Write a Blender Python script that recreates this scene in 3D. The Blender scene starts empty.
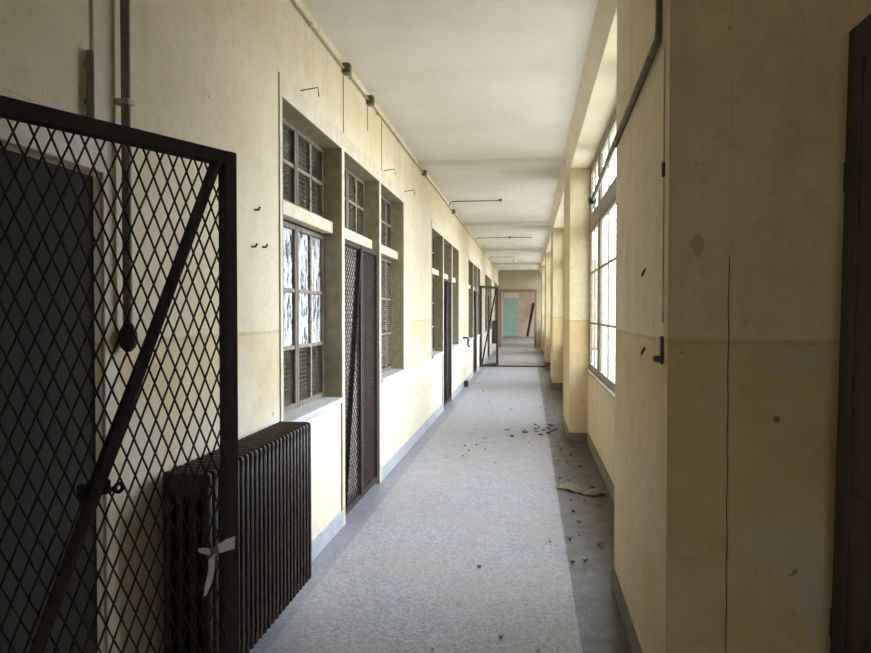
import bpy, bmesh, math, random
from mathutils import Vector, Matrix
random.seed(7)
S = bpy.context.scene
COL = S.collection

# ------------------------------------------------------------------ camera, sky, exposure
cd = bpy.data.cameras.new('camera')
cam = bpy.data.objects.new('camera', cd); COL.objects.link(cam)
cam.location = (0, 0, 1.6)
cam.rotation_euler = (math.radians(90 - 1.18), 0, math.radians(7.6))
cd.sensor_width = 36; cd.lens = 36 * 700 / 871; cd.clip_start = 0.02
S.camera = cam

W = bpy.data.worlds.new('overcast_sky'); S.world = W; W.use_nodes = True
bg = W.node_tree.nodes['Background']
wt = W.node_tree; tc = wt.nodes.new('ShaderNodeTexCoord'); sx = wt.nodes.new('ShaderNodeSeparateXYZ'); rp = wt.nodes.new('ShaderNodeValToRGB')
wt.links.new(tc.outputs['Generated'], sx.inputs[0]); wt.links.new(sx.outputs[2], rp.inputs[0]); 
az = wt.nodes.new('ShaderNodeMapRange'); az.interpolation_type = 'SMOOTHSTEP'     # the overcast is brighter towards the far end of the building
az.inputs[1].default_value = -0.7; az.inputs[2].default_value = 0.35; az.inputs[3].default_value = 0.55; az.inputs[4].default_value = 1.25
wt.links.new(sx.outputs[1], az.inputs[0])
vm = wt.nodes.new('ShaderNodeVectorMath'); vm.operation = 'SCALE'
wt.links.new(rp.outputs[0], vm.inputs[0]); wt.links.new(az.outputs[0], vm.inputs['Scale']); wt.links.new(vm.outputs[0], bg.inputs[0])
rp.color_ramp.elements[0].position = 0.0; rp.color_ramp.elements[0].color = (0.27, 0.27, 0.25, 1)   # pale ground and buildings outside
rp.color_ramp.elements[1].position = 0.06; rp.color_ramp.elements[1].color = (0.80, 0.87, 1.0, 1)    # overcast sky
bg.inputs[1].default_value = 9.0

S.view_settings.view_transform = 'Standard'; S.view_settings.look = 'None'
S.view_settings.gamma = 1; S.view_settings.use_curve_mapping = False
S.view_settings.exposure = 0.82
S.cycles.max_bounces = 14; S.cycles.diffuse_bounces = 8
S.cycles.transparent_max_bounces = 16
S.cycles.use_denoising = True

# ------------------------------------------------------------------ main measures (metres)
XOUT = 0.775
XL, XR, XREC = -1.384, 0.498, 0.72      # left wall, pillar faces, window recess wall
ZC, ZSOF = 3.50, 3.36                   # ceiling, soffit of the right hand beam
P = 6.15                                # length of one bay of the corridor
YB, YE = -8.2, 32.0                     # rear and far end of the corridor
OP0, OPW, BAY = 3.78, 3.92, 3.92 / 3    # classroom openings on the left
PIL0, PILW = 2.62, 1.55                 # pillars on the right
ZSILL, ZHEAD, ZTR = 0.97, 2.90, 2.17

def portal(y0, y1):                     # daylight comes in through each window opening
    l = bpy.data.lights.new('window_daylight', 'AREA'); l.shape = 'RECTANGLE'
    l.size = ZSOF - 0.88; l.size_y = y1 - y0
    l.cycles.is_portal = True
    o = bpy.data.objects.new('window_daylight', l); COL.objects.link(o)
    o.location = (0.80, (y0 + y1) / 2, (ZSOF + 0.88) / 2)
    o.rotation_euler = (0, math.radians(90), 0)
RECESSES = [(PIL0 + PILW + P * k, PIL0 + P * (k + 1)) for k in range(0, 4)] + [(PIL0 + PILW + P * 4, YE)]
REAR = (PIL0 + PILW - 2 * P, -2.75)  # unseen window recess behind the camera, lengthened to light the near pillar
for a, b in RECESSES + [REAR]: portal(a, b)
l = bpy.data.lights.new('added_end_window_daylight', 'AREA'); l.shape = 'RECTANGLE'; l.size = 1.5; l.size_y = 2.6; l.cycles.is_portal = True  # sky portal for the unseen rear window added to light the near pillar
o = bpy.data.objects.new('added_end_window_daylight', l); COL.objects.link(o); o.location = (-.45, YB - .22, 1.9); o.rotation_euler = (math.radians(90), 0, math.radians(180))

l = bpy.data.lights.new('added_hall_window_daylight', 'AREA'); l.shape = 'RECTANGLE'; l.size = 2.6; l.size_y = 9.5; l.cycles.is_portal = True  # sky portal for the unseen window added to light the hall
o = bpy.data.objects.new('added_hall_window_daylight', l); COL.objects.link(o); o.location = (3.42, 39.75, 1.9); o.rotation_euler = (0, math.radians(90), 0)

# ------------------------------------------------------------------ materials
def nodes(name):
    m = bpy.data.materials.new(name); m.use_nodes = True
    nt = m.node_tree; b = nt.nodes['Principled BSDF']
    return m, nt, b
def N(nt, t, **kw):
    n = nt.nodes.new(t)
    for k, v in kw.items():
        if k.startswith('i_'):
            key = k[2:]; key = int(key) if key.isdigit() else key
            n.inputs[key].default_value = v
        else: setattr(n, k, v)
    return n
def noise(nt, scale, detail=4, rough=0.55, stretch=None):
    g = N(nt, 'ShaderNodeNewGeometry')
    n = N(nt, 'ShaderNodeTexNoise'); n.inputs['Scale'].default_value = scale
    n.inputs['Detail'].default_value = detail; n.inputs['Roughness'].default_value = rough
    if stretch:
        mp = N(nt, 'ShaderNodeMapping'); mp.inputs['Scale'].default_value = stretch
        nt.links.new(g.outputs['Position'], mp.inputs[0]); nt.links.new(mp.outputs[0], n.inputs['Vector'])
    else: nt.links.new(g.outputs['Position'], n.inputs['Vector'])
    return n.outputs['Fac']
def ramp(nt, src, a, b, c0=0.0, c1=1.0):
    m = N(nt, 'ShaderNodeMapRange'); m.clamp = True
    m.inputs[1].default_value = a; m.inputs[2].default_value = b
    m.inputs[3].default_value = c0; m.inputs[4].default_value = c1
    nt.links.new(src, m.inputs[0]); return m.outputs[0]
def mix(nt, f, a, b, mode='MIX'):
    m = N(nt, 'ShaderNodeMix'); m.data_type = 'RGBA'; m.blend_type = mode
    for s, v in ((m.inputs[0], f), (m.inputs[6], a), (m.inputs[7], b)):
        if isinstance(v, (tuple, list)): s.default_value = (*v, 1) if len(v) == 3 else v
        elif isinstance(v, (int, float)): s.default_value = v
        else: nt.links.new(v, s)
    return m.outputs[2]
def math_(nt, op, a, b=0.0):
    m = N(nt, 'ShaderNodeMath'); m.operation = op
    for s, v in ((m.inputs[0], a), (m.inputs[1], b)):
        if isinstance(v, (int, float)): s.default_value = v
        else: nt.links.new(v, s)
    return m.outputs[0]
def xyz(nt):
    g = N(nt, 'ShaderNodeNewGeometry'); s = N(nt, 'ShaderNodeSeparateXYZ')
    nt.links.new(g.outputs['Position'], s.inputs[0]); return s.outputs
def bump(nt, b, h, strength=0.2, dist=0.01):
    n = N(nt, 'ShaderNodeBump'); n.inputs['Strength'].default_value = strength
    n.inputs['Distance'].default_value = dist
    nt.links.new(h, n.inputs['Height']); nt.links.new(n.outputs[0], b.inputs['Normal'])
def simple(name, c1, c2=None, scale=20, rough=0.7, metal=0, bs=0.15, stretch=None, lo=0.4, hi=0.62):
    m, nt, b = nodes(name)
    n = noise(nt, scale, 5, 0.6, stretch)
    nt.links.new(mix(nt, ramp(nt, n, lo, hi), c1, c2 or c1), b.inputs['Base Color'])
    b.inputs['Roughness'].default_value = rough; b.inputs['Metallic'].default_value = metal
    if bs: bump(nt, b, n, bs, 0.004)
    return m

def wall_paint(name, up1, up2, lo1, lo2, worn, line=1.5, wear=(0.45, 0.62), patches=(), grime=0.22):
    """cream limewash above, an ochre dado below, worn and scuffed"""
    m, nt, b = nodes(name)
    p = xyz(nt)
    big = noise(nt, 1.1, 5, 0.6); med = noise(nt, 5, 6, 0.65); fine = noise(nt, 45, 4, 0.7)
    run = noise(nt, 3.0, 4, 0.6, (1.6, 1.6, 0.25))
    up = mix(nt, ramp(nt, big, 0.35, 0.65), up1, up2)
    up = mix(nt, ramp(nt, run, 0.56, 0.75, 0, 0.35), up, tuple(c * 0.62 for c in up1))
    lo = mix(nt, ramp(nt, med, 0.35, 0.65), lo1, lo2)
    # the dado wears through below hand height
    drop = ramp(nt, p[2], line - 0.05, line - 0.75, 0.0, 0.25)
    w = math_(nt, 'ADD', noise(nt, 2.2, 6, 0.6), drop)
    lo = mix(nt, ramp(nt, w, wear[0] + 0.07, wear[1] + 0.08), lo, worn)
    edge = math_(nt, 'ADD', p[2], math_(nt, 'MULTIPLY', math_(nt, 'SUBTRACT', med, 0.5), 0.012))
    f = ramp(nt, edge, line - 0.004, line + 0.004)
    c = mix(nt, f, lo, up)
    band = math_(nt, 'MULTIPLY', ramp(nt, edge, line - 0.022, line - 0.012), ramp(nt, edge, line + 0.006, line - 0.004))
    c = mix(nt, math_(nt, 'MULTIPLY', band, 0.35), c, tuple(v * 0.6 for v in lo1))
    c = mix(nt, ramp(nt, fine, 0.56, 0.74, 0, 0.4), c, tuple(v * 0.55 for v in lo1))
    c = mix(nt, ramp(nt, noise(nt, 9, 6, 0.7), 0.48, 0.68, 0, grime), c, tuple(v * 0.6 for v in up1))
    spots = noise(nt, 14, 2, 0.5)
    c = mix(nt, ramp(nt, spots, 0.77, 0.80, 0, 0.6), c, (0.09, 0.07, 0.05))
    for (px, pz, rx, rz, col, am) in patches:
        dx = math_(nt, 'DIVIDE', math_(nt, 'SUBTRACT', p[0], px), rx); dz = math_(nt, 'DIVIDE', math_(nt, 'SUBTRACT', p[2], pz), rz)
        d = math_(nt, 'ADD', math_(nt, 'MULTIPLY', dx, dx), math_(nt, 'MULTIPLY', dz, dz))
        d = math_(nt, 'ADD', d, math_(nt, 'MULTIPLY', math_(nt, 'SUBTRACT', noise(nt, 16, 4, 0.65), 0.5), 2.6))
        near = math_(nt, 'MULTIPLY', ramp(nt, p[1], 2.55, 2.58), ramp(nt, p[1], 2.66, 2.63))
        c = mix(nt, math_(nt, 'MULTIPLY', ramp(nt, d, 1.1, 0.8, 0, am), near), c, col)
    nt.links.new(c, b.inputs['Base Color'])
    b.inputs['Roughness'].default_value = 0.75; b.inputs['Specular IOR Level'].default_value = 0.25
    bump(nt, b, math_(nt, 'ADD', med, math_(nt, 'MULTIPLY', fine, 0.3)), 0.25, 0.01)
    return m

M = {}
M['wall_l'] = wall_paint('cream_and_ochre_wall', (0.68, 0.57, 0.39), (0.74, 0.65, 0.48), (0.63, 0.48, 0.27), (0.69, 0.56, 0.36), (0.70, 0.63, 0.49))
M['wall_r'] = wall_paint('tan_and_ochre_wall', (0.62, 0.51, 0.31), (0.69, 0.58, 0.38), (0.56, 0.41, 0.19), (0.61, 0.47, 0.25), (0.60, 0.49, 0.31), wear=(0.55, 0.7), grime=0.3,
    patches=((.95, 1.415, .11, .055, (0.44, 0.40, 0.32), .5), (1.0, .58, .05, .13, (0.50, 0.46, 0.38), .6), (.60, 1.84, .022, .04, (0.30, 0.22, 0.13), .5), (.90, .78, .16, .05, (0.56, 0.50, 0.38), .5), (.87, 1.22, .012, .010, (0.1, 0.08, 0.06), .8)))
M['ceil'] = simple('ceiling_limewash', (0.62, 0.585, 0.53), (0.68, 0.645, 0.59), 1.3, 0.85, 0, 0.05)
M['beam'] = simple('beam_limewash', (0.66, 0.59, 0.42), (0.72, 0.66, 0.50), 2.0, 0.85, 0, 0.05)
M['endwall'] = simple('olive_end_wall', (0.33, 0.285, 0.17), (0.37, 0.32, 0.20), 2, 0.8)
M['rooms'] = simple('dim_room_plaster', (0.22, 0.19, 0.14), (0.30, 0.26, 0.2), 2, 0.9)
M['base'] = simple('grey_blue_skirting_paint', (0.34, 0.36, 0.40), (0.42, 0.43, 0.45), 6, 0.6)
M['base_r'] = simple('dark_grey_skirting_paint', (0.13, 0.11, 0.08), (0.18, 0.155, 0.115), 6, 0.6)
M['trim'] = simple('pale_trim_paint', (0.55, 0.48, 0.34), (0.64, 0.57, 0.43), 9, 0.6)
M['post'] = simple('shade_darkened_frame_paint', (0.25, 0.205, 0.125), (0.32, 0.27, 0.175), 14, 0.65)  # frame paint darkened to carry the shade on the jamb faces
M['sill'] = simple('grey_stone_sill', (0.40, 0.40, 0.40), (0.50, 0.49, 0.47), 20, 0.7)
M['sash'] = simple('weathered_sash_wood', (0.10, 0.075, 0.05), (0.19, 0.15, 0.105), 30, 0.7, 0, 0.3, (1, 1, 0.2))
M['bar'] = simple('flaking_cream_bar_paint', (0.26, 0.21, 0.14), (0.12, 0.09, 0.06), 40, 0.7, 0, 0.3, None, 0.5, 0.58)
M['steelwin'] = simple('grey_window_frame_paint', (0.21, 0.18, 0.13), (0.30, 0.26, 0.19), 20, 0.6)
M['iron'] = simple('dark_rusty_iron', (0.014, 0.010, 0.008), (0.032, 0.019, 0.013), 40, 0.8, 0.0, 0.25)
M['gatemesh'] = simple('brown_expanded_metal', (0.045, 0.033, 0.025), (0.085, 0.060, 0.042), 60, 0.6, 0.2, 0)
M['mesh'] = simple('dark_expanded_metal', (0.020, 0.015, 0.012), (0.040, 0.026, 0.018), 60, 0.6, 0.3, 0)
M['rad'] = simple('brown_rusty_cast_iron', (0.020, 0.013, 0.009), (0.055, 0.028, 0.016), 22, 0.55, 0.25, 0.3)
M['darkdoor'] = simple('dark_brown_door_wood', (0.020, 0.014, 0.008), (0.030, 0.021, 0.012), 12, 0.95, 0, 0.2, (1, 1, 0.15))
M['leafdoor'] = simple('worn_dark_brown_wood', (0.045, 0.035, 0.022), (0.075, 0.058, 0.038), 10, 0.9, 0, 0.2, (1, 1, 0.15))
M['roomdoor'] = simple('brown_classroom_door_wood', (0.30, 0.25, 0.20), (0.38, 0.33, 0.27), 12, 0.7, 0, 0.2, (1, 1, 0.15))
M['pipe'] = simple('grey_pipe_paint', (0.26, 0.235, 0.18), (0.34, 0.31, 0.25), 25, 0.55, 0.1)
M['dpipe'] = simple('dark_grey_pipe', (0.105, 0.088, 0.062), (0.155, 0.13, 0.09), 25, 0.55, 0.2)
M['conduit'] = simple('cream_conduit_paint', (0.50, 0.44, 0.31), (0.40, 0.34, 0.22), 18, 0.6)
M['green'] = simple('faded_green_paint', (0.34, 0.54, 0.44), (0.40, 0.60, 0.50), 3, 0.6)
M['pink'] = simple('pinkish_plaster', (0.66, 0.48, 0.36), (0.72, 0.56, 0.44), 2, 0.85)
M['redtrim'] = simple('red_brown_trim_paint', (0.20, 0.10, 0.06), (0.25, 0.135, 0.085), 8, 0.6)
M['white'] = simple('white_paint', (0.78, 0.78, 0.75), (0.72, 0.72, 0.69), 6, 0.6)
M['rag'] = simple('dirty_white_cloth', (0.78, 0.78, 0.74), (0.60, 0.59, 0.55), 30, 0.9, 0, 0.3)
M['paper'] = simple('dusty_torn_board', (0.30, 0.25, 0.17), (0.44, 0.39, 0.29), 14, 0.9, 0, 0.3)
M['leaf'] = simple('dry_brown_leaf', (0.10, 0.07, 0.04), (0.16, 0.11, 0.06), 30, 0.8)
M['crumb'] = simple('dark_plaster_crumb', (0.16, 0.13, 0.10), (0.26, 0.22, 0.17), 40, 0.9)
M['black'] = simple('black_bakelite', (0.015, 0.014, 0.013), (0.03, 0.026, 0.022), 30, 0.5)

def terrazzo():
    m, nt, b = nodes('terrazzo_with_dark_borders')
    p = xyz(nt)
    g = N(nt, 'ShaderNodeNewGeometry')
    v = N(nt, 'ShaderNodeTexVoronoi'); v.inputs['Scale'].default_value = 85
    nt.links.new(g.outputs['Position'], v.inputs['Vector'])
    chip = N(nt, 'ShaderNodeSeparateColor'); nt.links.new(v.outputs['Color'], chip.inputs[0])
    big = noise(nt, 0.9, 5, 0.6); med = noise(nt, 6, 6, 0.7); fine = noise(nt, 110, 2, 0.6)
    lc = mix(nt, ramp(nt, chip.outputs[0], 0.15, 0.9), (0.235, 0.232, 0.262), (0.36, 0.355, 0.39))
    lc = mix(nt, ramp(nt, chip.outputs[1], 0.86, 0.9, 0, 0.8), lc, (0.17, 0.16, 0.16))
    lc = mix(nt, ramp(nt, big, 0.42, 0.64, 0, 0.5), lc, (0.30, 0.265, 0.225))
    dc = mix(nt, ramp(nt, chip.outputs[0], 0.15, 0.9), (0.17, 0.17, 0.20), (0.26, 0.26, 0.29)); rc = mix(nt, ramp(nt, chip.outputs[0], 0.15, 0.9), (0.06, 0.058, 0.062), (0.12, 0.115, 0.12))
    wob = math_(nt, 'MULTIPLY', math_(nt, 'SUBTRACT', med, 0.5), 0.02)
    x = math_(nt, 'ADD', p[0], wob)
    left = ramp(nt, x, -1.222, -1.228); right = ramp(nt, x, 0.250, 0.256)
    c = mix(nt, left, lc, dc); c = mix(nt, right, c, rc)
    # dirt gathers along the right border and beyond the gate's track
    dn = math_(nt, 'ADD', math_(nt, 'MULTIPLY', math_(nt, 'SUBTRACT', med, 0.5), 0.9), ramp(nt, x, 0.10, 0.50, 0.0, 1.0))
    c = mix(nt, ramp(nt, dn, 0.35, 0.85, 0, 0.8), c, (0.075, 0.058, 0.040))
    far = math_(nt, 'MULTIPLY', ramp(nt, p[1], 20.5, 20.7), ramp(nt, med, 0.35, 0.6, 0.35, 0.85))
    c = mix(nt, far, c, (0.25, 0.225, 0.18))
    # cross joint and a stain in the slab
    for yj in (9.25, 15.4):
        j = math_(nt, 'MULTIPLY', ramp(nt, p[1], yj - 0.012, yj - 0.004), ramp(nt, p[1], yj + 0.012, yj + 0.004))
        c = mix(nt, math_(nt, 'MULTIPLY', j, 0.55), c, (0.14, 0.125, 0.1))
    c = mix(nt, ramp(nt, noise(nt, 3.2, 5, 0.7), 0.60, 0.72, 0, 0.35), c, (0.20, 0.18, 0.16))
    nt.links.new(c, b.inputs['Base Color'])
    nt.links.new(ramp(nt, med, 0.3, 0.7, 0.38, 0.6), b.inputs['Roughness'])
    b.inputs['Specular IOR Level'].default_value = 0.45
    bump(nt, b, fine, 0.08, 0.002)
    return m
M['floor'] = terrazzo()

def glass(name, dust, dustcol, lo, hi, scale=6, stretch=None):
    """clear thin pane with a film of dust or white streaks"""
    m = bpy.data.materials.new(name); m.use_nodes = True; nt = m.node_tree; nt.nodes.clear()
    out = N(nt, 'ShaderNodeOutputMaterial')
    tr = N(nt, 'ShaderNodeBsdfTransparent'); tr.inputs[0].default_value = (0.94, 0.96, 0.95, 1)
    gl = N(nt, 'ShaderNodeBsdfGlossy'); gl.inputs['Roughness'].default_value = 0.06
    lw = N(nt, 'ShaderNodeLayerWeight'); fr = ramp(nt, math_(nt, 'POWER', lw.outputs['Facing'], 5.0), 0, 1, 0.03, 0.45)
    df = N(nt, 'ShaderNodeBsdfDiffuse'); df.inputs[0].default_value = (*dustcol, 1)
    a = N(nt, 'ShaderNodeMixShader'); b = N(nt, 'ShaderNodeMixShader')
    nt.links.new(fr, a.inputs[0]); nt.links.new(tr.outputs[0], a.inputs[1]); nt.links.new(gl.outputs[0], a.inputs[2])
    f = ramp(nt, noise(nt, scale, 5, 0.65, stretch), lo, hi, dust[0], dust[1])
    nt.links.new(f, b.inputs[0]); nt.links.new(a.outputs[0], b.inputs[1]); nt.links.new(df.outputs[0], b.inputs[2])
    nt.links.new(b.outputs[0], out.inputs[0]); return m
M['glass'] = glass('clear_dusty_window_glass', (0.0, 0.06), (0.7, 0.7, 0.65), 0.4, 0.7)
M['streak'] = glass('white_streaky_glass', (0.06, 0.88), (0.76, 0.78, 0.82), 0.43, 0.53, 20, (1, 1.7, 0.5))  # broken white streaks mixed into the pane as diffuse colour
M['dimglass'] = glass('grimy_dark_glass', (0.05, 0.18), (0.30, 0.26, 0.20), 0.4, 0.7, 9)

# ------------------------------------------------------------------ mesh helpers
def box(bm, x0, x1, y0, y1, z0, z1, r=0.0, seg=1):
    g = bmesh.ops.create_cube(bm, size=1.0); vs = g['verts']
    for v in vs:
        v.co.x = x0 + (v.co.x + .5) * (x1 - x0); v.co.y = y0 + (v.co.y + .5) * (y1 - y0); v.co.z = z0 + (v.co.z + .5) * (z1 - z0)
    if r:
        es = list({e for v in vs for e in v.link_edges})
        bmesh.ops.bevel(bm, geom=es, offset=r, segments=seg, affect='EDGES', profile=0.5)
def bar(bm, a, b, w, d, up=(0, 0, 1)):
    """rectangular bar from a to b, w across and d deep"""
    a, b = Vector(a), Vector(b); t = (b - a).normalized(); u = Vector(up)
    if abs(t.dot(u)) > 0.98: u = Vector((1, 0, 0))
    s = t.cross(u).normalized(); n = s.cross(t).normalized()
    ring = []
    for p in (a, b):
        ring.append([bm.verts.new(p + s * (i * d / 2) + n * (j * w / 2)) for i, j in ((-1, -1), (1, -1), (1, 1), (-1, 1))])
    for k in range(4): bm.faces.new((ring[0][k], ring[0][(k + 1) % 4], ring[1][(k + 1) % 4], ring[1][k]))
    bm.faces.new(ring[0][::-1]); bm.faces.new(ring[1])
def tube(bm, pts, r, n=8, r2=None):
    pts = [Vector(p) for p in pts]; rings = []; last = None
    for i, p in enumerate(pts):
        t = (pts[min(i + 1, len(pts) - 1)] - pts[max(i - 1, 0)]).normalized()
        u = last if last is not None else (Vector((0, 0, 1)) if abs(t.z) < .9 else Vector((1, 0, 0)))
        s = t.cross(u).normalized(); q = s.cross(t).normalized(); last = q
        rr = r if r2 is None else r + (r2 - r) * i / (len(pts) - 1)
        rings.append([bm.verts.new(p + (s * math.cos(a) + q * math.sin(a)) * rr) for a in [2 * math.pi * k / n for k in range(n)]])
    for i in range(len(rings) - 1):
        for k in range(n):
            bm.faces.new((rings[i][k], rings[i][(k + 1) % n], rings[i + 1][(k + 1) % n], rings[i + 1][k]))
    bm.faces.new(rings[0][::-1]); bm.faces.new(rings[-1])
def lathe(bm, prof, n=16, c=(0, 0, 0), axis='Z'):
    rings = []
    for r, h in prof:
        ring = []
        for k in range(n):
            a = 2 * math.pi * k / n; x, y = r * math.cos(a), r * math.sin(a)
            co = {'Z': (x, y, h), 'X': (h, x, y), 'Y': (x, h, y)}[axis]
            ring.append(bm.verts.new(Vector(co) + Vector(c)))
        rings.append(ring)
    for i in range(len(rings) - 1):
        for k in range(n): bm.faces.new((rings[i][k], rings[i][(k + 1) % n], rings[i + 1][(k + 1) % n], rings[i + 1][k]))
    bm.faces.new(rings[0][::-1]); bm.faces.new(rings[-1])
def prism(bm, poly, y0, y1):
    """polygon in x,z extruded along y"""
    a = [bm.verts.new((x, y0, z)) for x, z in poly]; b = [bm.verts.new((x, y1, z)) for x, z in poly]; n = len(poly)
    for k in range(n): bm.faces.new((a[k], a[(k + 1) % n], b[(k + 1) % n], b[k]))
    bm.faces.new(a[::-1]); bm.faces.new(b)
def obj(name, bm, mat, parent=None, smooth=False, loc=None):
    bmesh.ops.recalc_face_normals(bm, faces=bm.faces[:])
    me = bpy.data.meshes.new(name); bm.to_mesh(me); bm.free()
    me.materials.append(mat)
    if smooth:
        for p in me.polygons: p.use_smooth = True
        me.set_sharp_from_angle(angle=math.radians(40))
    o = bpy.data.objects.new(name, me); COL.objects.link(o)
    if parent: o.parent = parent
    if loc: o.location = loc
    return o
def tag(o, label=None, cat=None, group=None, kind=None):
    if label: o['label'] = label
    if cat: o['category'] = cat
    if group: o['group'] = group
    if kind: o['kind'] = kind
    return o
def empty(name, loc=(0, 0, 0), rz=0):
    o = bpy.data.objects.new(name, None); COL.objects.link(o); o.empty_display_size = 0.1
    o.location = loc; o.rotation_euler = (0, 0, rz); return o
def struct(name, bm, mat, label, cat, smooth=False):
    return tag(obj(name, bm, mat, None, smooth), label, cat, None, 'structure')
def kids(o): return [c for c in COL.objects if c.parent == o]
def copy_tree(o, parent=None):
    c = o.copy(); COL.objects.link(c)
    c.parent = parent
    for ch in kids(o): copy_tree(ch, c)
    return c
BM = bmesh.new
def lattice(bm, w0, w1, z0, z1, cell, tall, wire, thick, jitter=0.0):
    """woven diamonds in the x,z plane"""
    k = tall / cell
    rise = (z1 - z0) / k
    n = int((w1 - w0 + rise) / cell) + 2
    for sgn in (1, -1):
        for i in range(n):
            if sgn > 0: a = w0 - rise + i * cell + 0.3 * cell
            else: a = w0 + i * cell + 0.3 * cell
            # point at height z: x = a + sgn*(z-z0)/k
            t0, t1 = 0.0, z1 - z0
            if sgn > 0:
                t0 = max(t0, (w0 - a) * k); t1 = min(t1, (w1 - a) * k)
            else:
                t0 = max(t0, (a - w1) * k); t1 = min(t1, (a - w0) * k)
            if t1 - t0 < 0.01: continue
            j = random.uniform(-jitter, jitter)
            bar(bm, (a + sgn * t0 / k, sgn * thick * .3, z0 + t0), (a + sgn * t1 / k + j, sgn * thick * .3, z0 + t1), wire, thick, (0, 1, 0))

# ------------------------------------------------------------------ the shell
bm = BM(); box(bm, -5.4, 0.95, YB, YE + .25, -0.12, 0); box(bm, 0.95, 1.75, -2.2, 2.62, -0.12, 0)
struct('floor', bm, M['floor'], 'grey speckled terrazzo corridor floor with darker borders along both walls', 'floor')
bm = BM(); box(bm, -1.384, 0.95, YB, YE, ZC, ZC + .15); box(bm, 0.95, 1.75, -2.2, 2.62, ZC, ZC + .15)
struct('ceiling', bm, M['ceil'], 'off-white plaster corridor ceiling', 'ceiling')

OPS = [(OP0 + P * k, 3) for k in range(4)] + [(28.40, 2)]
DOOR = (1.24, 2.12, 2.05)
XB = XL - 0.25
bm = BM()
cuts = [(YB, DOOR[0])]; 
ys = DOOR[1]
for y0, nb in OPS:
    cuts.append((ys, y0)); ys = y0 + nb * BAY
cuts.append((ys, YE))
for a, b in cuts: box(bm, XB, XL, a, b, 0, ZC)
box(bm, XB, XL, DOOR[0], DOOR[1], DOOR[2], ZC)
for y0, nb in OPS:
    box(bm, XB, XL, y0, y0 + nb * BAY, ZHEAD, ZC)
    box(bm, XB, XL, y0, y0 + BAY, 0, ZSILL - .04)
    if nb == 3: box(bm, XB, XL, y0 + 2 * BAY, y0 + 3 * BAY, 0, ZSILL - .04)
struct('wall_left', bm, M['wall_l'], 'long cream wall with a faded ochre dado on the classroom side of the corridor', 'wall')

bm = BM()
for k in range(-2, 5):
    a = PIL0 + P * k
    if k == -2: a0, a1 = YB, a + PILW
    else: a0, a1 = a, a + PILW
    if k == 0:
        box(bm, XR, 1.75, a0, a1, 0, ZC); box(bm, .71, 1.75, a0 - .008, a0, 0, ZC)
    else: box(bm, XR, XOUT, a0 if k != -1 else -2.75, a1, 0, ZC)
for a, b in RECESSES + [REAR]:
    box(bm, XREC, XOUT, a, b, 0, 0.88); box(bm, XREC, XOUT, a, b, ZSOF, ZC)
box(bm, 1.60, 1.75, -1.98, 2.62, 0, ZC); box(bm, XOUT, 1.75, -2.2, -1.98, 0, ZC)
struct('wall_right', bm, M['wall_r'], 'tan and ochre painted wall of deep pillars between the corridor windows', 'wall')
bm = BM()
prism(bm, [(XR - .085, ZC), (XR, ZSOF), (XREC, ZSOF), (XREC, ZC)], PIL0, YE)
struct('trim_1', bm, M['beam'], 'cream beam with a sloping face running above the corridor windows', 'beam')
for i in range(5):
    y = PIL0 + P * i
    bm = BM(); box(bm, XL, XR - .04, y, y + .32, ZC - .06, ZC)
    struct('trim_%d' % (2 + i), bm, M['ceil'], 'shallow white ceiling beam crossing the corridor, number %s from the camera' % ['one', 'two', 'three', 'four', 'five'][i], 'beam')
bm = BM(); box(bm, XB - .2, -1.2, YB - .2, YB, 0, ZC); box(bm, .3, 0.95, YB - .2, YB, 0, ZC); box(bm, -1.2, .3, YB - .2, YB, 0, .6); box(bm, -1.2, .3, YB - .2, YB, 3.2, ZC)
struct('wall_back', bm, M['wall_l'], 'cream wall closing the corridor behind the viewpoint', 'wall')

# skirtings
bm = BM()
edges = [c for c in cuts]
t = 0.012
for a, b in [(YB, DOOR[0] - .1), (2.205, OP0 + BAY)]: box(bm, XL, XL + t, a, b, 0, .12)
for i, (y0, nb) in enumerate(OPS):
    a = y0 + 2 * BAY
    b = OPS[i + 1][0] + BAY if i + 1 < len(OPS) else YE
    box(bm, XL, XL + t, a, b, 0, .12)
struct('baseboard_left', bm, M['base'], 'grey-blue painted skirting along the foot of the cream wall', 'skirting')
bm = BM()
for k in range(0, 5):
    a = PIL0 + P * k
    box(bm, XR - t, XR, a, a + PILW, 0, .11)
    box(bm, XR - t, XREC if k else 1.55, a - t, a, 0, .11)
for a, b in RECESSES: box(bm, XREC - t, XREC, a, b - t, 0, .13)
struct('baseboard_right', bm, M['base_r'], 'dark grey skirting along the pillars and window recesses', 'skirting')

# rooms behind the left wall
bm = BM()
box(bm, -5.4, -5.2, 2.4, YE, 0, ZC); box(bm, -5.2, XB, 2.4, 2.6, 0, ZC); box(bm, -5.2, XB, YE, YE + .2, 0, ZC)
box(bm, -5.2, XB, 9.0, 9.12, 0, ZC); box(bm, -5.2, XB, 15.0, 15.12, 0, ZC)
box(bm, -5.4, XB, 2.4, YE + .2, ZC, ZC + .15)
struct('wall_rooms', bm, M['rooms'], 'dim plaster walls of the classrooms seen through the left openings', 'wall')

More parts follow.
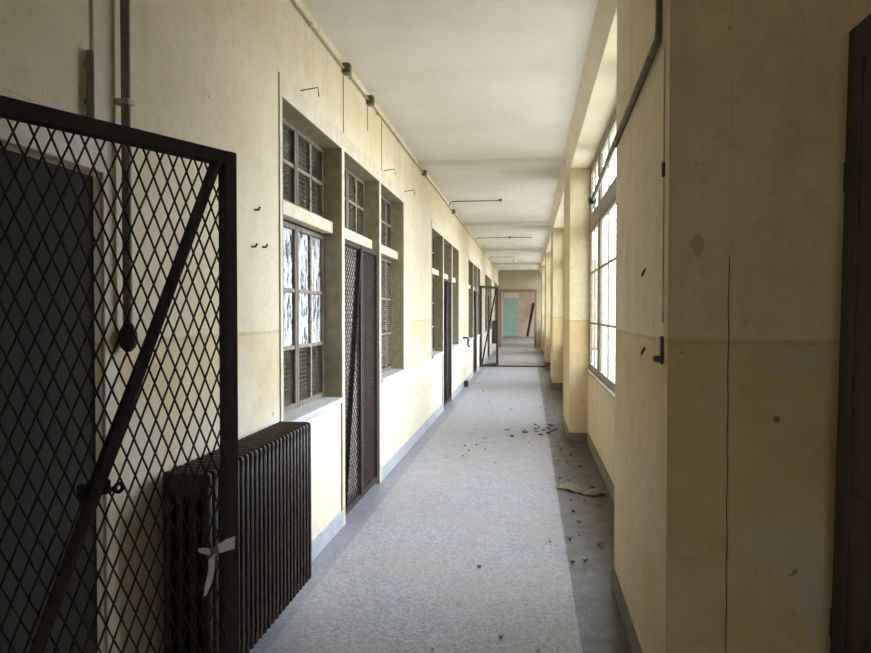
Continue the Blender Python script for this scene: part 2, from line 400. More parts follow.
# far end wall with the wide opening and the hall beyond it
bm = BM()
box(bm, XB, XL + .06, YE, YE + .25, 0, 2.64); box(bm, .34, 0.95, YE, YE + .25, 0, 2.64); box(bm, XB, 0.95, YE, YE + .25, 2.64, ZC)
struct('wall_end', bm, M['endwall'], 'olive wall above the wide opening at the far end of the corridor', 'wall')
bm = BM()
box(bm, XL + .06, .34, YE - .03, YE + .26, 2.52, 2.64); box(bm, XL + .06, XL + .15, YE - .03, YE + .26, 0, 2.52); box(bm, .24, .34, YE - .03, YE + .26, 0, 2.52)
struct('trim_7', bm, M['redtrim'], 'red-brown frame around the opening at the far end of the corridor', 'frame')
HY = 45.7
bm = BM(); box(bm, -4.0, 3.2, YE + .25, HY + .2, -0.12, 0)
struct('floor_hall', bm, M['floor'], 'pale floor of the hall beyond the end of the corridor', 'floor')
bm = BM()
box(bm, -4.0, 3.2, HY, HY + .2, 0, ZC + .3); box(bm, -4.2, -4.0, YE + .25, HY, 0, ZC + .3)
box(bm, 3.2, 3.4, YE + .25, 35, 0, ZC + .3); box(bm, 3.2, 3.4, 44.5, HY, 0, ZC + .3); box(bm, 3.2, 3.4, 35, 44.5, 0, .6); box(bm, 3.2, 3.4, 35, 44.5, 3.2, ZC + .3)
box(bm, -4.2, XB, YE + .2, YE + .25, 0, ZC + .3); box(bm, 0.95, 3.4, YE + .05, YE + .25, 0, ZC + .3)
struct('wall_hall', bm, M['pink'], 'pinkish plaster walls of the hall beyond the corridor', 'wall')
bm = BM(); box(bm, -4.2, 3.4, YE, HY + .2, ZC + .3, ZC + .45)
struct('ceiling_hall', bm, M['ceil'], 'white ceiling of the hall beyond the corridor', 'ceiling')

# ------------------------------------------------------------------ corridor windows on the right
ORD = ['first', 'second', 'third', 'fourth', 'fifth']
def corridor_window(idx, a, b, label):
    root = empty('window_%d' % idx, (XREC + .015, a, 0)); tag(root, label, 'window', None, 'structure')
    L = b - a; z0, zt, z1 = .88, 2.66, ZSOF
    mu = [0, 1.1, L - 1.1, L] if L > 3.5 else [0, L]; nl = len(mu) - 1; f = .05
    bm = BM()
    box(bm, 0, .036, 0, f, z0, z1); box(bm, 0, .036, L - f, L, z0, z1)
    box(bm, 0, .036, f, L - f, z0, z0 + .06); box(bm, 0, .036, f, L - f, z1 - .06, z1)
    obj('window_frame', bm, M['steelwin'], root)
    bm = BM(); box(bm, -.008, .040, f, L - f, zt - .07, zt + .08); obj('transom', bm, M['steelwin'], root)
    for i in range(1, nl):
        bm = BM(); box(bm, -.002, .036, mu[i] - .075, mu[i] + .075, z0 + .06, zt - .07); box(bm, -.002, .036, mu[i] - .075, mu[i] + .075, zt + .08, z1 - .06)
        obj('mullion', bm, M['steelwin'], root)
    for i in range(nl):
        y0 = mu[i] + (.075 if i else f); y1 = mu[i + 1] - (.075 if i < nl - 1 else f)
        nc = max(2, round((y1 - y0) / .8))
        for (c, d, hs) in ((z0 + .06, zt - .07, (1.47, 2.07)), (zt + .08, z1 - .06, ())):
            bm = BM(); e = .035
            box(bm, .006, .030, y0, y0 + e, c, d); box(bm, .006, .030, y1 - e, y1, c, d)
            box(bm, .006, .030, y0 + e, y1 - e, c, c + e); box(bm, .006, .030, y0 + e, y1 - e, d - e, d)
            for q in range(1, nc): box(bm, .008, .024, y0 + (y1 - y0) * q / nc - .015, y0 + (y1 - y0) * q / nc + .015, c + e, d - e)
            for h in hs: box(bm, .008, .024, y0 + e, y1 - e, h - .012, h + .012)
            s = obj('casement' if hs else 'fanlight', bm, M['steelwin'], root)
            bm = BM(); box(bm, .014, .018, y0 + e, y1 - e, c + e, d - e)
            obj('pane', bm, M['glass'], s)
    bm = BM(); box(bm, -.04, 0.0, 0, L, .83 + .05, .905, .006)
    obj('window_sill', bm, M['post'], root)
    return root
for k, (a, b) in enumerate(RECESSES):
    corridor_window(k + 1, a, b, 'tall multi-paned window on the right, %s from the camera, bright with daylight' % ORD[k])
corridor_window(6, REAR[0], REAR[1], 'unseen tall multi-paned window behind the viewpoint, added and lengthened for its light')

root = empty('window_13', (-1.2, YB - .12, .6)); tag(root, 'unseen window added in the end wall behind the viewpoint to light the near pillar', 'window', None, 'structure')  # out of view, added so light reaches the faces turned to the camera
bm = BM(); box(bm, 0, .06, 0, .06, 0, 2.6); box(bm, 1.44, 1.5, 0, .06, 0, 2.6); box(bm, .72, .78, 0, .06, 0, 2.6); box(bm, .06, 1.44, 0, .06, 0, .06); box(bm, .06, 1.44, 0, .06, 2.54, 2.6)
obj('window_frame', bm, M['steelwin'], root)
bm = BM(); box(bm, .06, 1.44, .028, .032, .06, 2.54); obj('pane', bm, M['glass'], root)

# unseen window added to light the hall and its green door
root = empty('window_12', (3.28, 35, 0)); tag(root, 'unseen wide window added on the right side to light the far hall', 'window', None, 'structure')
bm = BM()
for y in [0, 1.55, 3.15, 4.75, 6.35, 7.95, 9.4]: box(bm, 0, .08, y, y + .1, .6, 3.2)
box(bm, 0.01, .07, .1, 9.4, 1.9, 2.0); obj('window_frame', bm, M['steelwin'], root)
bm = BM(); box(bm, .082, .086, 0, 9.5, .6, 3.2); obj('pane', bm, M['glass'], root)

# ------------------------------------------------------------------ classroom openings on the left
XW = XL - 0.125                          # plane of the sashes
def sash_parts(root, y0, y1, z0, z1, cols, rows, panemat, barmat, lowmat=None):
    f = .036
    bm = BM()
    box(bm, XW - .04, XW, y0, y0 + f, z0, z1, .004); box(bm, XW - .04, XW, y1 - f, y1, z0, z1, .004)
    box(bm, XW - .04, XW, y0 + f, y1 - f, z0, z0 + f, .004); box(bm, XW - .04, XW, y0 + f, y1 - f, z1 - f, z1, .004)
    s = obj('sash', bm, M['sash'], root)
    bm = BM()
    for i in range(1, cols):
        y = y0 + f + (y1 - y0 - 2 * f) * i / cols
        box(bm, XW - .032, XW - .002, y - .016, y + .016, z0 + f, z1 - f, .003)
    for r in rows: box(bm, XW - .030, XW - .004, y0 + f, y1 - f, r - .013, r + .013, .003)
    obj('glazing_bar', bm, barmat, s)
    bm = BM(); box(bm, XW - .024, XW - .020, y0 + f, y1 - f, rows[0] if lowmat else z0 + f, z1 - f); obj('pane', bm, panemat, s)
    if lowmat:
        bm = BM(); box(bm, XW - .024, XW - .020, y0 + f, y1 - f, z0 + f, rows[0]); obj('lower_pane', bm, lowmat, s)
    return s
def grid_part(root, y0, y1, z0, z1, dz, dy=None, x=XW - .06):
    bm = BM()
    z = z0
    while z < z1:
        box(bm, x - .004, x + .004, y0, y1, z, z + .010); z += dz
    if dy:
        y = y0
        while y < y1: box(bm, x - .009, x - .004, y, y + .006, z0, z1); y += dy
    return obj('wire_grille', bm, M['gatemesh'], root)
def slats_part(root, y0, y1, z0, z1, n):
    bm = BM()
    for i in range(n):
        z = z0 + (z1 - z0) * (i + .5) / n
        bar(bm, (XW - .02, y0, z), (XW - .02, y1, z), .008, .034, (0.55, 0, 1))
    return obj('louvre', bm, M['sash'], root)

def opening(idx, y0, nb, label):
    root = empty('window_%d' % idx, (0, 0, 0)); tag(root, label, 'window', None, 'structure')
    y1 = y0 + nb * BAY; q = .035; j = .05
    bm = BM()                                                       # architrave on the wall and lining of the jambs
    box(bm, XL - .14, XL + .003, y0, y0 + j, ZSILL - .04, ZHEAD); 
    endz = ZSILL - .04 if nb == 3 else 0
    box(bm, XL - .14, XL + .003, y1 - j, y1, endz, ZHEAD)
    box(bm, XL - .14, XL + .003, y0, y1, ZHEAD - .09, ZHEAD)
    obj('window_frame', bm, M['post'], root)
    bm = BM()                                                       # pale face beads
    box(bm, XL + .003, XL + .008, y0 - .012, y1 + .012, ZHEAD - .088, ZHEAD + .034)
    box(bm, XL + .003, XL + .008, y0 - .012, y0 + .022, ZSILL - .04, ZHEAD - .088)
    box(bm, XL + .003, XL + .008, y1 - .022, y1 + .012, endz, ZHEAD - .088)
    obj('face_bead', bm, M['trim'], root)
    for i in range(1, nb):
        y = y0 + i * BAY
        bm = BM(); box(bm, XL - .14, XL + .006, y - q, y + q, 0, ZHEAD - .09)
        p = obj('door_post', bm, M['post'], root)
        bm = BM(); box(bm, XL + .006, XL + .014, y - q, y + q, 0, ZHEAD - .09); obj('face_bead', bm, M['trim'], p)
    for i in range(nb):
        a = y0 + i * BAY + (q if i else j); b = y0 + (i + 1) * BAY - (q if i < nb - 1 else j)
        bm = BM(); box(bm, XL - .14, XL - .055, a, b, ZTR + .01, ZTR + .095, .004)
        obj('transom', bm, M['trim'], root)
        m = (a + b) / 2
        for (c, d) in ((a, m - .002), (m + .002, b)):
            sash_parts(root, c, d, ZTR + .10, ZHEAD - .09, 2, ((ZTR + ZHEAD) / 2 + .01,), M['dimglass'], M['bar'])
        grid_part(root, a, b, ZTR + .11, ZHEAD - .10, .032, .08)
        if i != 1:
            bm = BM(); box(bm, XB, XL + .03, a, b, ZSILL - .04, ZSILL, .006)
            obj('window_sill', bm, M['sill'], root)
            for (c, d) in ((a, m - .002), (m + .002, b)):
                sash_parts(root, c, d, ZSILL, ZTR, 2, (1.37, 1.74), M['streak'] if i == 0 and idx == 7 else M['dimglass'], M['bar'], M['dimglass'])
            if i == 2: slats_part(root, a + .05, b - .05, ZSILL + .06, ZTR - .06, 44)
            elif idx == 7: grid_part(root, a + .05, b - .05, ZSILL + .06, 1.37, .03, .06)
    # closed wooden door behind the mesh
    return root
def wooden_door(idx, y, label):
    root = empty('door_%d' % idx, (XW - .02, y, 0)); tag(root, label, 'door', None, 'structure')
    w = BAY - 2 * .035
    for k in (0, 1):
        bm = BM(); a = k * w / 2 + .002; b = (k + 1) * w / 2 - .002
        box(bm, -.035, -.01, a, b, .01, ZTR)
        for (c, d) in ((a, a + .09), (b - .09, b)): box(bm, -.01, 0, c, d, .01, ZTR, .003)
        for z in (.01, .85, 1.5, ZTR - .1): box(bm, -.01, 0, a + .09, b - .09, z, z + .1, .003)
        obj('door_leaf', bm, M['roomdoor'], root)
for k, (y0, nb) in enumerate(OPS):
    opening(7 + k, y0, nb, '%s wood-framed classroom opening along the left wall, with windows and transoms' % ORD[k])
    wooden_door(3 + k, y0 + BAY + .035, 'wooden classroom door behind the %s pair of mesh gates' % ORD[k])

# ------------------------------------------------------------------ left wall door beside the camera
bm = BM(); box(bm, 0, .045, 0, DOOR[1] - DOOR[0] - .02, .01, DOOR[2] - .01)
root = empty('door_1', (XL - .062, DOOR[0] + .01, 0)); tag(root, 'dark brown door in the left wall behind the near mesh gate', 'door', None, 'structure')
obj('door_leaf', bm, M['darkdoor'], root)
bm = BM(); lathe(bm, [(.012, .045), (.012, .085), (.026, .09), (.028, .11), (.012, .12)], 12, (0, .07, 1.0), 'X'); obj('door_handle', bm, M['iron'], root, True)
bm = BM()
box(bm, XL, XL + .008, DOOR[1] + .005, DOOR[1] + .08, 0, DOOR[2] + .14, .004); box(bm, XL, XL + .008, 2.08, DOOR[1] + .08, DOOR[2] + .14, ZC, .004)
box(bm, XL, XL + .022, DOOR[0] - .09, DOOR[0], 0, DOOR[2], .004)
box(bm, XL, XL + .018, DOOR[0] - .09, DOOR[1] + .005, DOOR[2], DOOR[2] + .14, .004)
struct('trim_8', bm, M['trim'], 'pale casing around the dark door, its right-hand board rising to the ceiling', 'trim')

# ------------------------------------------------------------------ mesh gates
def mesh_gate(loc, ang, L, z0, z1, cell, tall, wire, label, bw=.046, jit=0.0, brace=True, flip=False):
    """hinge at the origin, leaf along local +x"""
    root = empty('mesh_gate', loc, ang); tag(root, label, 'gate', 'iron mesh gates of the corridor')
    H = z1 - z0
    for x in (0, L - bw):
        bm = BM(); box(bm, x, x + bw, -.02, .02, 0, H, .003); obj('stile', bm, M['iron'], root)
    for z in (0, H - bw):
        bm = BM(); box(bm, bw, L - bw, -.018, .018, z, z + bw, .003); obj('rail', bm, M['iron'], root)
    if brace:
        a, b = (bw, bw), (L - bw * 1.7, H - bw * .9)
        if flip: a, b = (L - bw, bw), (bw, H - bw)
        bm = BM(); bar(bm, (a[0], -.012, a[1]), (b[0], -.012, b[1]), .044, .012, (0, 1, 0)); obj('brace', bm, M['iron'], root)
    bm = BM(); lattice(bm, bw * .7, L - bw * .7, bw * .7, H - bw * .7, cell, tall, wire, .004, jit); obj('mesh_panel', bm, M['mesh'] if tall > .09 else M['gatemesh'], root)
    for z in (.25, H - .3):
        bm = BM(); lathe(bm, [(.012, -.06), (.015, -.058), (.015, .058), (.012, .06)], 10, (-.010, 0, z))
        obj('hinge', bm, M['iron'], root, True)
    return root
g = mesh_gate((XL + .012, 1.30, .05), math.radians(90 - 24.9), .980, .05, 2.117, .0455, .100, .0048,
              'large dark iron mesh gate swung open beside the radiator, with a diagonal brace', jit=.006)
bm = BM()
box(bm, .46, .55, .012, .03, 1.045, 1.085, .003); tube(bm, [(.50, .035, 1.05), (.575, .035, 1.05)], .008)
ring = [(.587 + .012 * math.cos(t * math.pi / 6), .035, 1.05 + .012 * math.sin(t * math.pi / 6)) for t in range(13)]
tube(bm, ring, .006); obj('latch_bolt', bm, M['iron'], g, True)
def strip(name, spine, wid, mat, parent=None):
    """limp strip of cloth along a spine, with real thickness"""
    bm = BM(); rows = []
    for i, (p, wv) in enumerate(spine):
        p = Vector(p); wv = Vector(wv)
        rows.append([bm.verts.new(p + wv * s * wid) for s in (-.5, -.2, .15, .5)])
    for i in range(len(rows) - 1):
        for k in range(3): bm.faces.new((rows[i][k], rows[i][k + 1], rows[i + 1][k + 1], rows[i + 1][k]))
    bmesh.ops.solidify(bm, geom=bm.faces[:], thickness=.003)
    return obj(name, bm, mat, parent, True)
# rag knotted on the gate's free stile (in the gate's own frame, then placed in the world)
gm = Matrix.Translation(Vector((XL + .012, 1.30, .05))) @ Matrix.Rotation(math.radians(90 - 24.9), 4, 'Z')
def gp(x, y, z): return gm @ Vector((.86 + (x - .965) * .75, y, z))
gv = lambda x, y, z: gm.to_3x3() @ Vector((x, y, z))
rag = empty('torn_rag', gp(.965, -.03, .80)); tag(rag, 'torn white rag knotted around the free stile of the near mesh gate', 'rag')
def rel(p): return Vector(p) - rag.location
K = strip('knot', [(rel(gp(.94, -.030, .80)), gv(0, 0, 1)), (rel(gp(.955, -.040, .80)), gv(0, 0, 1)), (rel(gp(.985, -.040, .805)), gv(0, 0, 1)), (rel(gp(1.006, -.032, .81)), gv(0, 0, 1))], .030, M['crumb'], rag)
strip('rag_end', [(rel(gp(.985, -.043, .805)), gv(0, .2, .7)), (rel(gp(1.02, -.05, .812)), gv(0, .1, 1)), (rel(gp(1.06, -.055, .813)), gv(0, -.1, 1.2))], .036, M['rag'], rag)
strip('rag_end', [(rel(gp(.95, -.043, .79)), gv(.8, 0, .3)), (rel(gp(.935, -.055, .755)), gv(.8, .1, 0)), (rel(gp(.918, -.056, .715)), gv(.9, .1, 0)), (rel(gp(.905, -.052, .68)), gv(.35, 0, .1))], .034, M['rag'], rag)
strip('rag_end', [(rel(gp(.945, -.04, .805)), gv(0, 0, .6)), (rel(gp(.915, -.048, .815)), gv(0, .1, .7)), (rel(gp(.88, -.045, .825)), gv(0, 0, .35))], .030, M['rag'], rag)

lf = (BAY - 2 * .035 - .012) / 2
for k, (y0, nb) in enumerate(OPS):
    ya = y0 + BAY + .035
    for s in (0, 1):
        side = ('left', 'right')[s]
        lab = '%s leaf of the %s pair of closed mesh gates in the left wall' % (side, ORD[k])
        if s == 0: mesh_gate((XL - .022, ya + .004, .035), math.radians(90), lf, .035, ZTR - .01, .060, .062, .0045, lab, .042)
        else:
            mesh_gate((XL - .022, ya + 2 * lf + .008, .035), math.radians(-90), lf, .035, ZTR - .01, .060, .062, .0045, lab, .042, brace=False)
mesh_gate((XL + .03, 19.6, .06), math.radians(60), .93, .06, 2.34, .055, .11, .003, 'dark iron gate standing open across the far part of the corridor', .07)
bm = BM(); box(bm, XL, XR, 20.55, 20.62, 0, .035, .004); box(bm, XL, XR, 20.64, 20.66, 0, .02)
tag(obj('floor_track', bm, M['iron']), 'dark iron track lying across the floor by the far gate', 'track')

# ------------------------------------------------------------------ radiators
def radiator_mesh():
    bm = BM(); d = .190
    for x in (0, .051, .102, .153):
        box(bm, x, x + .037, -.016, .016, .05, .83, .013, 2)
    for z in (.06, .76): box(bm, .006, d - .006, -.0248, .0248, z, z + .055, .02, 2)
    box(bm, 0, d, -.019, .019, .785, .86, .0185, 3)
    box(bm, 0, d, -.019, .019, 0, .075, .018, 2)
    return bm
def radiator(x, y0, n, z, label, group):
    root = empty('radiator', (x, y0, z)); tag(root, label, 'radiator', group)
    me = None
    for i in range(n):
        if me is None:
            o = obj('section', radiator_mesh(), M['rad'], root, True); me = o.data
        else:
            o = bpy.data.objects.new('section', me); COL.objects.link(o); o.parent = root
        o.location = (0, .025 + i * .050, 0)
    return root
r = radiator(-1.358, 2.43, 25, .145, 'large brown rusted cast-iron radiator below the first classroom window', 'cast-iron radiators')
for y in (.20, 1.0):
    for z in (.07, .70):
        bm = BM(); box(bm, -.025, .04, y - .012, y + .012, z, z + .03, .004); obj('wall_bracket', bm, M['iron'], r)
bm = BM(); tube(bm, [(.095, 1.25, .085), (.095, 1.275, .085)], .018, 10); obj('end_plug', bm, M['rad'], r, True)
r2 = radiator(XL + .03, 26.22, 11, .42, 'small dark radiator mounted high on the wall beyond the far gate', 'cast-iron radiators')
for y in (.1, .45):
    bm = BM(); box(bm, -.028, .03, y - .02, y + .02, .10, .14); obj('wall_bracket', bm, M['iron'], r2)

# ------------------------------------------------------------------ pipes, conduits and fittings
bm = BM()
tube(bm, [(XL + .03, 2.225, ZC), (XL + .03, 2.225, 1.56)], .016, 10)
o = tag(obj('wall_pipe', bm, M['dpipe'], None, True), 'grey vertical pipe on the left wall ending in a round stop', 'pipe')
bm = BM(); lathe(bm, [(.012, 1.57), (.018, 1.555), (.030, 1.53), (.032, 1.505), (.024, 1.48), (.010, 1.465)], 14, (XL + .03, 2.225, 0)); obj('round_stop', bm, M['iron'], o, True)
for z in (3.1, 2.3):
    bm = BM(); box(bm, XL, XL + .05, 2.206, 2.244, z, z + .02, .003); obj('clip', bm, M['pipe'], o)
bm = BM(); tube(bm, [(XL + .014, 2.055, 2.42), (XL + .014, 2.055, 2.20)], .012, 8)
for z in (2.25, 2.37): box(bm, XL, XL + .012, 2.043, 2.067, z, z + .02)
tag(obj('iron_rod', bm, M['dpipe'], None, True), 'short dark rod fixed upright above the dark door', 'rod')

bm = BM(); zc = ZC - .085
tube(bm, [(XL + .016, 1.0, zc)] + [(XL + .016, 2 + i, zc + .006 * math.sin(i * 1.7)) for i in range(29)], .009, 8)
o = tag(obj('cable_conduit', bm, M['pipe'], None, True), 'thin grey conduit running the length of the left wall below the ceiling', 'conduit')
for i in range(28):
    bm = BM(); box(bm, XL + .001, XL + .028, 2.3 + i, 2.33 + i, zc - .014, zc + .014, .003); obj('clip', bm, M['conduit'], o)
def jbox(y, label, drop):
    root = empty('junction_box', (XL, y, zc)); tag(root, label, 'junction box', 'junction boxes on the ceiling conduit')
    bm = BM(); box(bm, 0, .055, -.035, .035, -.04, .04, .008, 2); obj('box_body', bm, M['dpipe'], root)
    bm = BM(); box(bm, .055, .062, -.03, .03, -.035, .035, .004); obj('lid', bm, M['dpipe'], root)
    if drop:
        bm = BM(); tube(bm, [(.006, 0, -.04), (.006, 0, -drop)], .004, 6); obj('drop_cable', bm, M['conduit'], root, True)
jbox(5.13, 'junction box on the conduit above the first pair of mesh gates', zc - ZHEAD - .04)
jbox(5.92, 'second junction box on the conduit, with a short hanging cable', .26)
jbox(9.05, 'junction box on the conduit between the first and second openings', 0)
jbox(12.6, 'junction box on the conduit beside the near ceiling lamp pipe', .12)
bm = BM(); tube(bm, [(XL + .006, 6.5, zc), (XL + .006, 6.5, ZHEAD + .035)], .004, 6)
tag(obj('wall_cable', bm, M['conduit'], None, True), 'thin cream cable dropping from the conduit to the first opening', 'cable')

def lamp(y, label, bulb, wide=False):
    root = empty('ceiling_lamp', (-.48, y, ZC)); tag(root, label, 'ceiling lamp', 'pipe-fed ceiling lamp points')
    bm = BM(); x0 = XL + .05 + .48; x0 = XL + .48 + .04
    tube(bm, [(x0, 0, -.10), (x0 + .012, 0, -.05), (x0 + .05, 0, -.025), (.55 if wide else .02, 0, -.025)], .009, 8); obj('feed_pipe', bm, M['dpipe'], root, True)
    bm = BM(); lathe(bm, [(.035, 0), (.038, -.015), (.025, -.04), (.02, -.07)] if bulb else [(.03, 0), (.03, -.02), (.02, -.035), (.012, -.045)], 14); obj('ceiling_rose', bm, M['dpipe'] if not bulb else M['white'], root, True)
    if bulb:
        bm = BM(); lathe(bm, [(.02, -.07), (.035, -.10), (.05, -.14), (.045, -.18), (.02, -.205), (.004, -.21)], 14); obj('glass_globe', bm, M['white'], root, True)
lamp(11.85, 'bare ceiling lamp point on a thin pipe, nearest of the three', False)
lamp(17.75, 'ceiling lamp point on a thin pipe, middle of the three', False, True)
lamp(24.0, 'ceiling lamp with a small white globe, farthest of the three', True)

# rod from the near pillar to the first corridor window
bm = BM()
tube(bm, [(.478, 2.72, ZC), (.478, 2.72, 2.68), (.478, 2.724, 2.65), (.478, 2.74, 2.625), (.4825, 4.2, 2.552), (.506, 5.78, 2.506)], .0125, 10, .016)
o = tag(obj('window_rod', bm, M['dpipe'], None, True), 'grey rod slanting from the near pillar to the first corridor window', 'rod')
bm = BM(); lathe(bm, [(.02, -.03), (.034, -.02), (.034, .02), (.02, .03)], 12, (.508, 5.79, 2.50)); obj('clamp', bm, M['black'], o, True)
bm = BM(); tube(bm, [(.508, 5.79, 2.50), (.745, 8.2, 2.74)], .008, 8); obj('stay_arm', bm, M['dpipe'], o, True)
bm = BM(); box(bm, XR - .038, XR, 2.70, 2.74, 3.1, 3.13, .003); obj('clip', bm, M['dpipe'], o)

bm = BM(); tube(bm, [(XR - .003, 2.70, 2.6), (XR - .003, 2.70, 1.56)], .003, 6)
tag(obj('wall_cable', bm, M['conduit'], None, True), 'thin tan cable running down the edge of the near pillar', 'cable')
bm = BM(); box(bm, XR - .012, XR, 2.690, 2.722, 1.405, 1.51, .004)
o = tag(obj('switch_remnant', bm, M['black']), 'broken black switch at the edge of the near pillar, on the dado line', 'switch')
bm = BM(); lathe(bm, [(.010, XR - .035), (.013, XR - .02), (.013, XR - .012)], 10, (0, 2.705, 1.425), 'X'); obj('knob', bm, M['black'], o, True)
bm = BM(); box(bm, XR - .012, XR, 2.685, 2.697, 2.10, 2.155, .003)
tag(obj('cable_clip', bm, M['black']), 'dark clip high on the edge of the near pillar', 'clip')
for y, z, lab in ((3.12, 1.77, 'small black hook on the near pillar above the dado line'), (3.12, 1.43, 'small black hook on the near pillar below the dado line')):
    bm = BM(); tube(bm, [(XR + .004, y - .012, z + .02), (XR - .010, y - .012, z), (XR - .014, y - .006, z - .014), (XR - .014, y + .006, z - .014), (XR - .010, y + .012, z), (XR + .004, y + .012, z + .02)], .004, 6)
    tag(obj('wall_hook', bm, M['black'], None, True), lab, 'hook', 'hooks on the pillar')

# crack and board joint in the near pillar's face
bm = BM(); pts = [(.707 + .0015 * math.sin(i * 1.3), 2.6195, i * .05) for i in range(37)]
for a, b in zip(pts, pts[1:]): bar(bm, a, b, .0028, .003, (1, 0, 0))
tag(obj('plaster_joint', bm, M['black']), 'dark vertical joint line down the face of the near pillar', 'joint', None, 'structure')

# small fixings on the left wall
for y, z, lab in ((3.42, 2.12, 'small black nail high on the left wall before the first opening'), (3.38, 1.93, 'small black nail on the left wall beside the first opening'), (3.52, 1.94, 'tiny dark peg between the nail and the first opening')):
    bm = BM(); tube(bm, [(XL - .01, y, z), (XL + .02, y, z), (XL + .028, y, z + .015)], .006, 6)
    tag(obj('wall_nail', bm, M['black'], None, True), lab, 'nail', 'nails in the left wall')
for k, (y, lab) in enumerate(((4.15, 'bent wire bracket over the near end of the first opening'), (6.6, 'bent wire bracket over the door post of the first opening'), (7.75, 'bent wire bracket over the far end of the first opening'))):
    bm = BM(); tube(bm, [(XL, y, ZHEAD + .05), (XL + .11, y, ZHEAD + .065), (XL + .115, y, ZHEAD + .01)], .0035, 6)
    tag(obj('wire_bracket', bm, M['iron'], None, True), lab, 'bracket', 'wire brackets on the opening head')
bm = BM(); tube(bm, [(XL, 14.75, 1.06), (XL + .09, 14.75, 1.06), (XL + .11, 14.75, 1.03), (XL + .11, 14.75, .90), (XL + .15, 14.75, .86)], .02, 8)
tag(obj('bent_pipe', bm, M['iron'], None, True), 'dark bent pipe sticking out of the left wall past the second opening', 'pipe')
bm = BM(); box(bm, XL + .012, XL + .10, 14.9, 15.0, 0, .13, .02, 2)
tag(obj('floor_block', bm, M['iron']), 'small dark block on the floor against the left skirting', 'block')

# ------------------------------------------------------------------ dark door leaf in the near right alcove
root = empty('door_2', (1.012, 2.50, 0)); tag(root, 'dark open door leaf at the right, beside the near pillar', 'door', None, 'structure')
root.rotation_euler = (0, math.radians(1.0), 0)
bm = BM(); box(bm, 0, .045, -.95, 0, .02, 2.53); obj('door_leaf', bm, M['leafdoor'], root)
bm = BM(); box(bm, -.008, 0, -.10, 0, .02, 2.53, .003); box(bm, -.008, 0, -.95, -.85, .02, 2.53, .003)
for z in (.02, .9, 1.75, 2.41): box(bm, -.008, 0, -.85, -.10, z, z + .12, .003)
obj('raised_rail', bm, M['leafdoor'], root)
bm = BM(); box(bm, -.01, .02, -.004, .006, 2.0, 2.10, .003); box(bm, -.01, .02, -.004, .006, .5, .60, .003); obj('hinge', bm, M['black'], root)

# ------------------------------------------------------------------ the far hall
root = empty('door_8', (-1.63, HY - .06, 0)); tag(root, 'pale green door at the far end of the hall', 'door', None, 'structure')
bm = BM(); box(bm, 0, .98, 0, .05, .02, 2.46, .005); obj('door_leaf', bm, M['green'], root)
bm = BM(); box(bm, 0, .98, 0, .05, 2.50, 2.85); obj('transom_panel', bm, M['white'], root)
bm = BM(); lathe(bm, [(.02, 0), (.03, -.03), (.03, -.06), (.01, -.07)], 10, (.86, 0, 1.15), 'Y'); obj('door_handle', bm, M['black'], root, True)
bm = BM(); box(bm, -.12, 0, 0, .06, 0, 2.9); box(bm, .98, 1.1, 0, .06, 0, 2.9); obj('door_frame', bm, M['pink'], root)
bm = BM(); bar(bm, (-.10, 44.9, .06), (.30, 45.55, 2.2), .05, .16, (0, 1, 0))
tag(obj('leaning_board', bm, M['darkdoor']), 'dark board leaning against the far wall right of the green door', 'board')
bm = BM(); box(bm, .22, .50, HY - .02, HY, 2.5, 2.95, .004)
tag(obj('wall_notice', bm, M['white']), 'small white notice high on the far wall right of the green door', 'notice')

# ------------------------------------------------------------------ debris on the floor
def sheet(name, cx, cy, lx, ly, rz, mat, label, cat, seed):
    rnd = random.Random(seed); bm = BM(); nx, ny = 12, 7; vs = []
    for i in range(nx + 1):
        row = []
        for j in range(ny + 1):
            u, v = i / nx - .5, j / ny - .5
            k = 1 - .25 * abs(u) - .1 * math.sin(7 * u + seed)
            z = .012 + .018 * abs(math.sin(5 * u + 2 * v + seed)) + rnd.uniform(0, .012)
            row.append(bm.verts.new((u * lx + rnd.uniform(-.012, .012), v * ly * k + rnd.uniform(-.012, .012), z)))
        vs.append(row)
    for i in range(nx):
        for j in range(ny):
            if (i in (0, nx - 1) or j in (0, ny - 1)) and rnd.random() < .3: continue
            bm.faces.new((vs[i][j], vs[i + 1][j], vs[i + 1][j + 1], vs[i][j + 1]))
    for v in [v for v in bm.verts if not v.link_faces]: bm.verts.remove(v)
    bmesh.ops.solidify(bm, geom=bm.faces[:], thickness=.006)
    zmin = min(v.co.z for v in bm.verts)
    for v in bm.verts: v.co.z -= zmin
    o = obj(name, bm, mat); o.location = (cx, cy, 0); o.rotation_euler = (0, 0, rz)
    return tag(o, label, cat)
sheet('torn_board', .47, 6.35, .46, .26, math.radians(-35), M['paper'], 'torn crumpled sheet of board on the floor in the window recess', 'debris', 3)

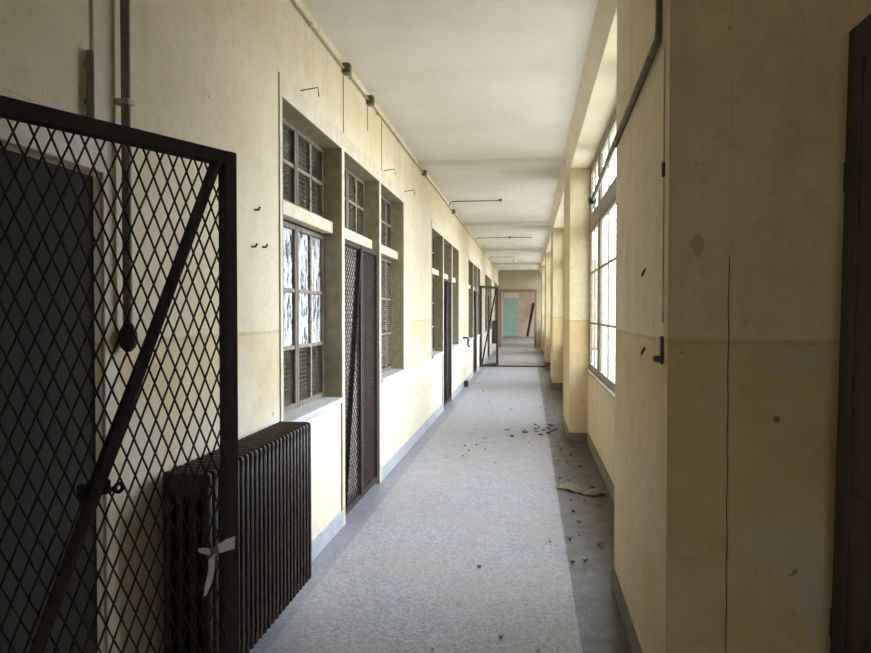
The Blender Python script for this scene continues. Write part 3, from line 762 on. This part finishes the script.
def leaf_mesh():
    bm = BM(); c = [(0, -.05), (.025, -.02), (.03, .01), (.012, .045), (0, .06), (-.016, .04), (-.03, .005), (-.02, -.03)]
    m = bm.verts.new((0, 0, .004)); vs = [bm.verts.new((x, y, .012 + .014 * math.sin(i * 2.1))) for i, (x, y) in enumerate(c)]
    for i in range(8): bm.faces.new((m, vs[i], vs[(i + 1) % 8]))
    bmesh.ops.solidify(bm, geom=bm.faces[:], thickness=.003)
    zm = min(v.co.z for v in bm.verts)
    for v in bm.verts: v.co.z -= zm
    return bm
base = obj('dry_leaf', leaf_mesh(), M['leaf'])
def crumb_mesh():
    bm = BM(); bmesh.ops.create_icosphere(bm, subdivisions=1, radius=.016)
    for v in bm.verts: v.co *= random.uniform(.6, 1.25); v.co.z *= .6
    zm = min(v.co.z for v in bm.verts)
    for v in bm.verts: v.co.z -= zm
    return bm
cr = obj('plaster_crumb', crumb_mesh(), M['crumb'])
first = True
taken = []
for i in range(16):
    o = base if first else base.copy()
    if not first: COL.objects.link(o)
    first = False
    while True:
        lx, ly = random.gauss(.10, .17), random.gauss(9.5, .22)
        if all(math.hypot(lx - a, ly - b) > .125 for a, b in taken): break
    taken.append((lx, ly))
    o.location = (lx, ly, 0); o.rotation_euler = (0, 0, random.uniform(0, 6.3))
    s = random.uniform(.6, 1.0); o.scale = (s, s, s)
    tag(o, 'dry brown leaf in the litter heap on the floor before the second pillar', 'leaf', 'dry leaves in the litter heap')
spots = [(-.30, 4.35, 1.4), (-.13, 3.42, 1.1), (.05, 3.3, .8), (-.45, 3.25, .7), (.15, 4.9, .7), (-.75, 8.3, 1.3), (-.68, 8.0, 1.2), (-.62, 8.35, 1.5), (-.72, 7.7, 1.0), (-.5, 8.1, 1.2),
         (-.55, 8.8, 1.1), (-.9, 7.6, .8), (-.35, 7.4, .7), (.0, 8.6, .9), (-.3, 11.5, 1.2), (-.7, 12.5, 1.2), (.2, 11.8, 1.3), (-.9, 14, 1.3), (-1.1, 15.6, 1.4)]
spots += [(random.uniform(.28, .68), random.uniform(4.4, 8.6), random.choice((.4, .5, .6, .8, 1.0, 1.6))) for i in range(64)]
for i, (x, y, s) in enumerate(spots):
    o = cr if i == 0 else cr.copy()
    if i: COL.objects.link(o)
    o.location = (x, y, 0); o.rotation_euler = (0, 0, random.uniform(0, 6)); s *= .8; o.scale = (s, s * random.uniform(.7, 1.3), s)
    rec = x > .25
    tag(o, 'small crumb of plaster on the dirty floor of the first window recess' if rec else 'small dark crumb of plaster on the open terrazzo floor', 'crumb',
        'plaster crumbs in the window recess' if rec else 'plaster crumbs on the terrazzo')
